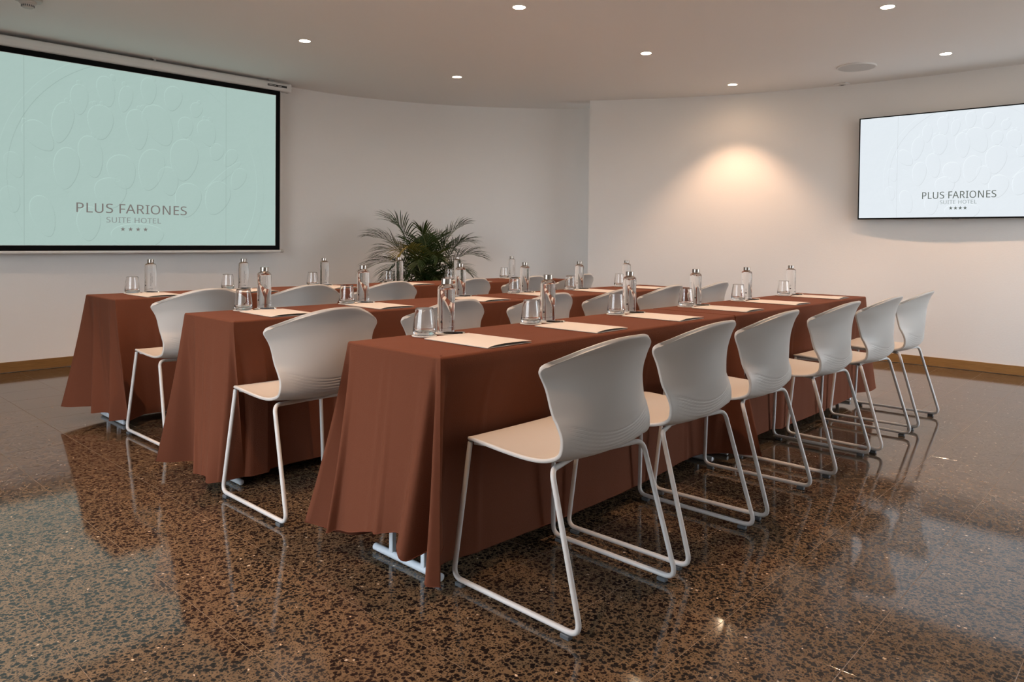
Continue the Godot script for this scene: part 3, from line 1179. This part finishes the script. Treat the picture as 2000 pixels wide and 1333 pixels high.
	var drape := surf(rows, true, false, true)
	# the part lying on the table
	var nx := int(long / 0.02)
	var nz := 22
	var grid := []
	for i in nz + 1:
		var row := PackedVector3Array()
		for j in nx + 1:
			var u := float(j) / nx
			var v := float(i) / nz
			var x := lerpf(x0 + re * 3.0, x1 - re * 3.0, u)
			var z := lerpf(zb + re * 3.0, zf - re * 3.0, v)
			var fade := minf(1.0, minf(minf(u, 1 - u) * long, minf(v, 1 - v) * d) / 0.03)
			var y := ns.get_noise_2d(x * 1.2, z * 5.0 + 9.0) * 0.0010 + ns.get_noise_2d(x * 6.0, z * 9.0) * 0.0004
			# ironed folds
			for c in [0.25, 0.5, 0.75]:
				y += 0.0007 * exp(-pow((u - c) * long / 0.007, 2))
			row.append(Vector3(x, TOP + y * fade, z))
		grid.append(row)
	var label := "brown tablecloth draped over the %s table, %s" % [["open-floor end", "television-wall end"][k], ROW_WORDS[r]]
	var t := thing("tablecloth", label, "tablecloth", Vector3((x0 + x1) / 2, 0, (zb + zf) / 2), 0.0, "brown tablecloths on the seminar tables")
	var o := part(t, "cloth", join([surf(grid, false, false, false), drape]), M.cloth)
	o.position = -t.position
	var hem_line: PackedVector3Array = rows[-1].duplicate()
	hem_line.append(hem_line[0])
	var hm := part(t, "hem", tube(hem_line, 0.0018, 5, false), M.hem)
	hm.position = -t.position


# ------------------------------------------------------------------ chairs

# Centre line of the shell, front lip to top: [share, z, y, half width, how far the sides come forward, how far they rise]
const SHELL := [
	[0.00, -0.252, 0.447, 0.196, 0.000, 0.000],
	[0.03, -0.240, 0.4555, 0.205, 0.000, 0.001],
	[0.10, -0.205, 0.459, 0.213, 0.000, 0.003],
	[0.20, -0.130, 0.453, 0.217, 0.000, 0.006],
	[0.30, -0.045, 0.445, 0.219, 0.000, 0.010],
	[0.38, 0.035, 0.441, 0.220, 0.000, 0.013],
	[0.45, 0.100, 0.445, 0.221, -0.003, 0.016],
	[0.5000, 0.1460, 0.4590, 0.2184, -0.0074, 0.0170],
	[0.5450, 0.1747, 0.4816, 0.2176, -0.0182, 0.0144],
	[0.5900, 0.1898, 0.5214, 0.2160, -0.0317, 0.0108],
	[0.6500, 0.1992, 0.5613, 0.2187, -0.0527, 0.0049],
	[0.7200, 0.2055, 0.6021, 0.2234, -0.0759, 0.0004],
	[0.8000, 0.2107, 0.6723, 0.2338, -0.0940, -0.0051],
	[0.8800, 0.2170, 0.7236, 0.2525, -0.1052, -0.0157],
	[0.9500, 0.2322, 0.7737, 0.2764, -0.1139, -0.0398],
	[1.0000, 0.2541, 0.8142, 0.2965, -0.1138, -0.0653],
]


func shell_at(u: float, s: float, rounded := true) -> Vector3:
	var k := spline(SHELL, clampf(u, 0.0, 1.0))
	var w := k[2]
	var cut := 0.0
	if rounded and u > 0.88:
		var e := clampf((u - 0.88) / 0.12, 0.0, 1.0)
		cut = 0.084 * (1.0 - sqrt(maxf(0.0, 1.0 - e * e)))
	if rounded and u < 0.07:
		var e := clampf((0.07 - u) / 0.07, 0.0, 1.0)
		cut = 0.030 * (1.0 - sqrt(maxf(0.0, 1.0 - e * e)))
	w -= cut
	var q := absf(s)
	return Vector3(s * w, k[1] + k[4] * pow(q, 2.4), k[0] + k[3] * pow(q, 1.9))


func make_shell() -> ArrayMesh:
	var us := []
	for k in 24:
		us.append(k / 24.0 * 0.50)
	for k in 56:
		us.append(0.50 + k / 56.0 * 0.18)
	for k in 25:
		us.append(0.68 + k / 24.0 * 0.32)
	# crowd the rows at both ends for the rounded corners
	for k in range(1, 8):
		us.append(0.88 + 0.12 * sin(PI / 2 * k / 8.0) + 0.0007)
		us.append(0.07 * (1.0 - sin(PI / 2 * k / 8.0)) + 0.0003)
	us.sort()
	var nv := 30
	var half := 0.0050
	var rows := []
	var n := us.size()
	for i in range(-2, n + 2):
		var u: float = us[clampi(i, 0, n - 1)]
		var over := 0.0
		var th := 1.0
		if i < 0:
			th = [0.05, 0.75][i + 2]
			over = -[1.0, 0.66][i + 2]
		elif i >= n:
			th = [0.75, 0.05][i - n]
			over = [0.66, 1.0][i - n]
		var row := PackedVector3Array()
		var front := PackedVector3Array()
		var rear := PackedVector3Array()
		var edge := []
		for j in nv + 1:
			var s := -1.0 + 2.0 * j / nv
			s = s * 1.25 - 0.25 * s * absf(s) * absf(s)     # closer together at the sides
			s = clampf(s, -1.0, 1.0)
			var p := shell_at(u, s)
			var e := 0.004
			var du := (shell_at(minf(u + e, 1.0), s, false) - shell_at(maxf(u - e, 0.0), s, false)).normalized()
			var ds := (shell_at(u, minf(s + 0.02, 1.0), false) - shell_at(u, maxf(s - 0.02, -1.0), false)).normalized()
			var nn := du.cross(ds).normalized()     # towards the sitter: up on the seat, forward on the back
			p += du * over * half
			var groove := 0.0
			var yy := p.y - 0.050 * s * s
			var band := smoothstep(0.458, 0.470, yy) * (1.0 - smoothstep(0.530, 0.540, yy)) * (1.0 - smoothstep(0.72, 0.9, absf(s)))
			if band > 0.0 and u > 0.45:
				groove = band * 0.0022 * pow(0.5 + 0.5 * cos(TAU * yy / 0.0115), 5.0)
			var bead := 0.0012 * smoothstep(0.93, 1.0, absf(s)) + 0.0012 * smoothstep(0.965, 1.0, u)
			front.append(p + nn * (half + bead) * th)
			rear.append(p - nn * (half + bead - groove) * th)
			if j == 0 or j == nv:
				edge.append([p, nn, ds * (-1.0 if j == 0 else 1.0), (half + bead) * th])
		row.append_array(front)
		for a in [0.35, 0.0, -0.35]:
			row.append(edge[1][0] + edge[1][1] * edge[1][3] * sin(a * PI) + edge[1][2] * edge[1][3] * cos(a * PI))
		for j in range(nv, -1, -1):
			row.append(rear[j])
		for a in [-0.35, 0.0, 0.35]:
			row.append(edge[0][0] + edge[0][1] * edge[0][3] * sin(a * PI) + edge[0][2] * edge[0][3] * cos(a * PI))
		rows.append(row)
	return surf(rows, true)


func build_chairs() -> void:
	var shell := make_shell()
	var glide := box(Vector3(0.020, 0.013, 0.032), 0.002)
	var proto: Node3D
	for r in 3:
		for i in 6:
			var c: Array = CHAIRS[r][i]
			var label := "white sled chair, %s from television wall, %s" % [FROM_TV[i], ROW_WORDS[r]]
			if proto:
				copy(proto, Vector3(c[0], 0, c[1]) * S, c[2], label).scale = Vector3.ONE * S
				continue
			proto = thing("sled_chair", label, "chair", Vector3(c[0], 0, c[1]) * S, c[2], "white sled chairs at the seminar tables")
			proto.scale = Vector3.ONE * S
			part(proto, "seat_shell", shell, M.white_plastic)
			for s in [-1.0, 1.0]:
				var path := fillet([Vector3(s * 0.050, 0.4275, 0.060), Vector3(s * 0.228, 0.4440, 0.132), Vector3(s * 0.2435, 0.0215, 0.2565), Vector3(s * 0.2435, 0.0215, -0.2565), Vector3(s * 0.205, 0.4480, -0.228)], 0.034, 8)
				part(proto, "sled_leg", tube(path, 0.0082, 14), M.white_metal)
				part(proto, "underseat_tube", tube(PackedVector3Array([Vector3(s * 0.185, 0.4430, -0.228), Vector3(s * 0.06, 0.4305, -0.02), Vector3(s * 0.050, 0.4275, 0.060)]), 0.0075, 10), M.white_metal)
				for z in [-0.225, 0.205]:
					part(proto, "glide", glide, M.grey_plastic, Vector3(s * 0.2435, 0.0067, z), "dark grey plastic glide")
			part(proto, "cross_tube", tube(PackedVector3Array([Vector3(-0.06, 0.4275, 0.060), Vector3(0.06, 0.4275, 0.060)]), 0.0082, 12), M.white_metal)


# ------------------------------------------------------------------ place settings

func build_settings() -> void:
	var bottle_proto: Node3D
	var glass_proto: Node3D
	var coaster_proto: Node3D
	var folder_proto: Node3D
	var pen_proto: Node3D
	for r in 3:
		for i in 6:
			var bx: float = BOTTLES[r][i]
			var bz: float = BOTTLE_Z[r]
			var where := "%s from television wall, %s" % [FROM_TV[i], ROW_WORDS[r]]
			var jx := rng.randf_range(-0.006, 0.006)
			var jz := rng.randf_range(-0.006, 0.006)
			var y := TOP + 0.0018
			for s in [0, 1]:
				var at := Vector3(bx if s == 0 else bx - 0.108 + jx, y, bz if s == 0 else bz - 0.002 + jz)
				var label := "white coaster under the %s, %s" % [["bottle", "tumbler"][s], where]
				if coaster_proto == null:
					coaster_proto = thing("coaster", label, "coaster", at, 0.0, "white paper coasters on the tables")
					coaster_proto.scale = Vector3.ONE * 1.05
					part(coaster_proto, "disc", lathe_crisp([Vector2(0.0001, 0.0022), Vector2(0.0445, 0.0022), Vector2(0.045, 0.0015), Vector2(0.045, 0.0), Vector2(0.0001, 0.0)], 40), M.card)
				else:
					copy(coaster_proto, at, 0.0, label)
			var top := y + 0.0025
			var turn := rng.randf_range(-0.2, 0.2)
			if bottle_proto == null:
				bottle_proto = make_bottle("water bottle with steel cap, " + where, Vector3(bx, top, bz))
			else:
				copy(bottle_proto, Vector3(bx, top, bz), turn, "water bottle with steel cap, " + where)
			var gl := Vector3(bx - 0.108 + jx, top, bz - 0.002 + jz)
			if glass_proto == null:
				glass_proto = make_tumbler("clear stemless tumbler, " + where, gl)
			else:
				copy(glass_proto, gl, 0.0, "clear stemless tumbler, " + where)
			var ft := rng.randf_range(-0.03, 0.03)
			var fp := Vector3(bx - 0.055, y, bz + 0.229)
			if folder_proto == null:
				folder_proto = make_folder("white paper folder, " + where, fp, ft)
			else:
				copy(folder_proto, fp, ft, "white paper folder, " + where)
			var pp := Vector3(bx - 0.004, y + 0.0076, bz + 0.053)
			var pt := deg_to_rad(-48.0) + rng.randf_range(-0.1, 0.1)
			if pen_proto == null:
				pen_proto = make_pen("black pen beside bottle, " + where, pp, pt)
			else:
				copy(pen_proto, pp, pt, "black pen beside bottle, " + where)


func bent_text(s: String, cap: float, width: float, r: float, y: float, angle: float, upright: bool) -> ArrayMesh:
	# lettering wrapped on a cylinder; upright reads from bottom to top
	var t := text_mesh(s, cap, 0.0003)
	var b := t.get_aabb()
	var arr := t.get_mesh_arrays()
	var v: PackedVector3Array = arr[Mesh.ARRAY_VERTEX]
	var n: PackedVector3Array = arr[Mesh.ARRAY_NORMAL]
	var k := width / b.size.x
	for i in v.size():
		var p := v[i] - b.get_center()
		var m := n[i]
		p.x *= k
		if upright:
			p = Vector3(-p.y, p.x, p.z)
			m = Vector3(-m.y, m.x, m.z)
		var a := angle + p.x / r
		var rr := r + 0.0002 + p.z
		v[i] = Vector3(sin(a) * rr, y + p.y, cos(a) * rr)
		n[i] = m.rotated(Vector3.UP, a)
	var out := []
	out.resize(Mesh.ARRAY_MAX)
	out[Mesh.ARRAY_VERTEX] = v
	out[Mesh.ARRAY_NORMAL] = n
	out[Mesh.ARRAY_INDEX] = arr[Mesh.ARRAY_INDEX]
	var mesh := ArrayMesh.new()
	mesh.add_surface_from_arrays(Mesh.PRIMITIVE_TRIANGLES, out)
	return mesh


func make_bottle(label: String, at: Vector3) -> Node3D:
	var t := thing("water_bottle", label, "bottle", at, 0.0, "glass water bottles with steel caps")
	t.scale = Vector3.ONE * 1.05
	var r := 0.0322
	var p := [Vector2(0.0001, 0.0015), Vector2(0.024, 0.0015), Vector2(0.0275, 0.0), Vector2(0.0305, 0.0012), Vector2(r, 0.005), Vector2(r, 0.012), Vector2(r, 0.05), Vector2(r, 0.10), Vector2(r, 0.150), Vector2(r, 0.1595), Vector2(0.0318, 0.1640), Vector2(0.0305, 0.1685), Vector2(0.0280, 0.1722), Vector2(0.0245, 0.1748), Vector2(0.0205, 0.1764), Vector2(0.0182, 0.1780), Vector2(0.0176, 0.1800), Vector2(0.0176, 0.183), Vector2(0.0001, 0.183)]
	part(t, "glass", lathe(p, 48), M.water, Vector3.ZERO, "clear glass body filled with water")
	part(t, "cap", lathe_crisp([Vector2(0.0180, 0.1798), Vector2(0.0194, 0.1802), Vector2(0.0194, 0.1990), Vector2(0.0184, 0.2000), Vector2(0.0001, 0.2000)], 40), M.steel_brushed, Vector3.ZERO, "brushed steel screw cap")
	# printing, on the side turned to the seats and the room
	var face := deg_to_rad(-15.0)
	part(t, "print", bent_text("PLUS FARIONES", 0.0062, 0.078, r, 0.080, face, true), M.grey_print)
	part(t, "print", bent_text("SUITE HOTEL", 0.0030, 0.038, r, 0.080, face + 0.26, true), M.grey_print)
	part(t, "print", bent_text("Culligan", 0.0062, 0.022, r, 0.022, face + 0.05, false), M.print)
	part(t, "print", bent_text("water", 0.0050, 0.014, r, 0.062, face - 1.02, true), M.print)
	var band := []
	for q in [[0.0, 0.0195], [0.0, 0.0200]]:
		var row := PackedVector3Array()
		for k in 25:
			var a := face - 1.15 + 0.85 * k / 24.0
			row.append(Vector3(sin(a) * (r + 0.0003), q[1], cos(a) * (r + 0.0003)))
		band.append(row)
	part(t, "print", surf(band, false, false, true), M.print)
	var drop := []
	for k in 13:
		var v := k / 12.0
		var half := 0.0042 * sin(PI * pow(v, 0.7)) + 0.0001
		var row := PackedVector3Array()
		for s in 5:
			var a := face - 1.02 + half * (s / 2.0 - 1.0) / r
			row.append(Vector3(sin(a) * (r + 0.0003), 0.038 + v * 0.011, cos(a) * (r + 0.0003)))
		drop.append(row)
	part(t, "print", surf(drop, false, false, true), M.print)
	return t


func make_tumbler(label: String, at: Vector3) -> Node3D:
	var t := thing("tumbler", label, "glass", at, 0.0, "clear stemless tumblers")
	t.scale = Vector3.ONE * 1.14
	# outside up, over the lip, inside down
	var p := [Vector2(0.0001, 0.0008), Vector2(0.022, 0.0008), Vector2(0.0285, 0.0), Vector2(0.0325, 0.0014), Vector2(0.0362, 0.0050), Vector2(0.0378, 0.0100), Vector2(0.0380, 0.0160), Vector2(0.0372, 0.0260), Vector2(0.0350, 0.0450), Vector2(0.0325, 0.0650), Vector2(0.0300, 0.0840), Vector2(0.0294, 0.0886), Vector2(0.0289, 0.0896), Vector2(0.0283, 0.0886), Vector2(0.0289, 0.0840), Vector2(0.0314, 0.0650), Vector2(0.0338, 0.0450), Vector2(0.0358, 0.0260), Vector2(0.0358, 0.0190), Vector2(0.0338, 0.0142), Vector2(0.0290, 0.0122), Vector2(0.0200, 0.0112), Vector2(0.0001, 0.0108)]
	part(t, "glass", lathe(p, 48), M.glass)
	return t


func make_folder(label: String, at: Vector3, turn: float) -> Node3D:
	var t := thing("paper_folder", label, "folder", at, turn, "white paper folders at the seats")
	t.scale = Vector3.ONE * 1.05
	part(t, "back_cover", box(Vector3(0.214, 0.0012, 0.305), 0.0003), M.paper, Vector3(0, 0.0006, 0))
	# the front cover springs up from the fold on its long side
	var rows := []
	var n := 18
	var th := 0.0009
	for i in 2:
		var z := -0.1525 + 0.305 * i
		var row := PackedVector3Array()
		for k in n + 1:
			var u := float(k) / n
			row.append(Vector3(-0.107 + 0.214 * u, cover_y(u, i) + th, z))
		for k in range(n, -1, -1):
			var u := float(k) / n
			row.append(Vector3(-0.107 + 0.214 * u, cover_y(u, i), z))
		rows.append(row)
	var ends := []
	for i in 2:
		var faces := []
		for k in n:
			var a: Vector3 = rows[i][k]
			var b: Vector3 = rows[i][k + 1]
			var c: Vector3 = rows[i][2 * n + 1 - k - 1]
			var d: Vector3 = rows[i][2 * n + 1 - k]
			faces.append(facing([a, b, c, d], Vector3(0, 0, i * 2.0 - 1.0)))
		ends.append(flat_faces(faces))
	part(t, "front_cover", join([surf(rows, true, false, false)] + ends), M.paper)
	return t


func cover_y(u: float, near: int) -> float:
	var lift := 0.0085 if near == 1 else 0.0030
	return 0.0014 + lift * (1.0 - exp(-u / 0.16)) * (1.0 - 0.55 * u * u)


func make_pen(label: String, at: Vector3, turn: float) -> Node3D:
	var t := thing("pen", label, "pen", at, turn, "black pens at the seats")
	t.scale = Vector3.ONE * 1.05
	part(t, "barrel", tube(PackedVector3Array([Vector3(-0.040, 0, 0), Vector3(-0.030, 0, 0), Vector3(0.0, 0, 0), Vector3(0.030, 0, 0)]), [0.0022, 0.0040, 0.0044, 0.0042], 14), M.pen)
	part(t, "point", tube(PackedVector3Array([Vector3(-0.0475, 0, 0), Vector3(-0.040, 0, 0)]), [0.0006, 0.0022], 10), M.chrome)
	part(t, "end_cap", tube(PackedVector3Array([Vector3(0.030, 0, 0), Vector3(0.037, 0, 0)]), [0.0044, 0.0036], 14), M.chrome)
	part(t, "clip", box(Vector3(0.026, 0.0012, 0.0030), 0.0003), M.chrome, Vector3(0.018, 0.0052, 0))
	return t


# ------------------------------------------------------------------ the palm

func build_palm() -> void:
	var base := Vector3(4.96, 0, -5.79)
	var t := thing("potted_palm", "bushy potted areca palm in the curved corner behind the tables", "potted palm", base)
	part(t, "pot", lathe_crisp([Vector2(0.0001, 0.0), Vector2(0.15, 0.0), Vector2(0.17, 0.02), Vector2(0.205, 0.36), Vector2(0.215, 0.38), Vector2(0.215, 0.40), Vector2(0.198, 0.40), Vector2(0.190, 0.355)], 40, 0.004), M.pot)
	part(t, "soil", lathe([Vector2(0.192, 0.352), Vector2(0.12, 0.362), Vector2(0.0001, 0.366)], 32), M.soil)
	var right := Vector3(cos(deg_to_rad(SHOT)), 0, sin(deg_to_rad(SHOT)))
	var away := Vector3(sin(deg_to_rad(SHOT)), 0, -cos(deg_to_rad(SHOT)))
	# [sideways, height, depth] of the tip, bend height, leaf length, kind
	var fr := [
		[-0.44, 1.36, 0.10, 1.22, 0.26, 0], [0.44, 1.34, 0.05, 1.16, 0.22, 0], [0.64, 1.00, 0.10, 1.06, 0.22, 0], [0.54, 0.82, -0.12, 0.98, 0.17, 0],
		[-0.66, 1.20, 0.00, 1.12, 0.26, 0], [-0.70, 0.86, -0.10, 1.06, 0.24, 0], [-0.60, 0.58, 0.05, 0.98, 0.22, 0], [-0.06, 1.27, -0.10, 1.12, 0.18, 1],
		[-0.28, 1.02, -0.32, 1.20, 0.19, 2], [0.30, 1.08, 0.22, 1.10, 0.20, 1], [0.10, 1.18, 0.25, 1.08, 0.20, 1], [-0.22, 1.10, 0.22, 1.10, 0.20, 1],
		[0.18, 0.98, -0.30, 1.06, 0.20, 1], [-0.05, 0.92, -0.38, 1.04, 0.20, 1], [0.36, 0.80, -0.20, 0.98, 0.18, 1], [-0.40, 0.84, -0.30, 1.02, 0.22, 0],
		[-0.18, 0.80, -0.36, 0.92, 0.20, 0], [0.24, 0.70, -0.36, 0.86, 0.18, 1], [-0.46, 0.66, -0.18, 0.88, 0.20, 0], [0.05, 1.06, 0.05, 1.00, 0.20, 1],
		[-0.12, 0.66, 0.30, 0.90, 0.18, 0], [0.14, 0.72, 0.34, 0.88, 0.18, 1], [0.02, 0.78, -0.20, 0.80, 0.18, 1], [-0.30, 0.74, 0.25, 0.92, 0.2, 0],
		[0.20, 1.22, 0.02, 1.10, 0.15, 1], [0.40, 0.66, 0.20, 0.88, 0.17, 1], [-0.52, 1.02, -0.20, 1.14, 0.24, 0], [0.50, 1.16, 0.18, 1.12, 0.20, 0],
		[-0.14, 1.16, 0.30, 1.06, 0.20, 0], [0.12, 0.60, -0.40, 0.78, 0.18, 0], [-0.34, 0.58, -0.34, 0.80, 0.2, 0], [0.28, 0.90, -0.10, 1.00, 0.2, 0],
	]
	var r := RandomNumberGenerator.new()
	r.seed = 17
	for k in fr.size():
		var f: Array = fr[k]
		var root := Vector3(r.randf_range(-0.07, 0.07), 0.36, r.randf_range(-0.07, 0.07))
		var tip: Vector3 = right * f[0] * 0.84 + away * f[2] + Vector3(0, f[1] * 0.94, 0)
		var ctrl: Vector3 = root.lerp(tip, 0.36)
		ctrl.y = f[3] * 0.94 + 0.10
		frond(t, root, ctrl, tip, f[4], [M.palm_dark, M.palm_mid, M.palm_yellow][f[5]], r)


func frond(t: Node3D, a: Vector3, c: Vector3, b: Vector3, leaf: float, m: Material, r: RandomNumberGenerator) -> void:
	var pts := PackedVector3Array()
	var rad := []
	for k in 25:
		var u := k / 24.0
		pts.append(a * (1 - u) * (1 - u) + c * 2 * u * (1 - u) + b * u * u)
		rad.append(lerpf(0.0060, 0.0012, u))
	var stem := part(t, "stem", tube(pts, rad, 6, false), M.palm_stem)
	var pos := PackedVector3Array()
	var nor := PackedVector3Array()
	var n := 21
	for k in n:
		var v := (k + 0.5) / n
		var u := lerpf(0.40, 0.995, v)
		var p := a * (1 - u) * (1 - u) + c * 2 * u * (1 - u) + b * u * u
		var d := ((c - a) * (1 - u) + (b - c) * u).normalized()
		var side := d.cross(Vector3.UP).normalized()
		var up := side.cross(d)
		var long := leaf * (0.45 + 0.85 * sin(PI * clampf(0.12 + v * 0.78, 0, 1))) * r.randf_range(0.85, 1.1)
		for s in [-1.0, 1.0]:
			var aim: Vector3 = (d * lerpf(0.55, 1.25, v) + side * s * lerpf(1.0, 0.55, v) + up * r.randf_range(0.25, 0.5)).normalized()
			var w0 := 0.0070 * r.randf_range(0.8, 1.15)
			var q := p
			var dir := aim
			var prev := []
			for i in 6:
				var f := i / 5.0
				var across := dir.cross(up).normalized()
				var half := w0 * sin(PI * clampf(0.12 + 0.86 * f, 0, 1)) if i < 5 else 0.0004
				var fold := up * half * 0.35
				var now := [q - across * half + fold, q, q + across * half + fold]
				if i > 0:
					for e in 2:
						var quad := [prev[e], prev[e + 1], now[e + 1], now[e]]
						var nn: Vector3 = (quad[2] - quad[0]).cross(quad[1] - quad[0]).normalized()
						for z in [0, 1, 2, 0, 2, 3]:
							pos.append(quad[z])
							nor.append(nn)
				prev = now
				q += dir * long / 5.0
				dir = (dir + Vector3(0, -0.13 - 0.10 * f, 0)).normalized()
	var arr := []
	arr.resize(Mesh.ARRAY_MAX)
	arr[Mesh.ARRAY_VERTEX] = pos
	arr[Mesh.ARRAY_NORMAL] = nor
	var mesh := ArrayMesh.new()
	mesh.add_surface_from_arrays(Mesh.PRIMITIVE_TRIANGLES, arr)
	part(stem, "frond", mesh, m)
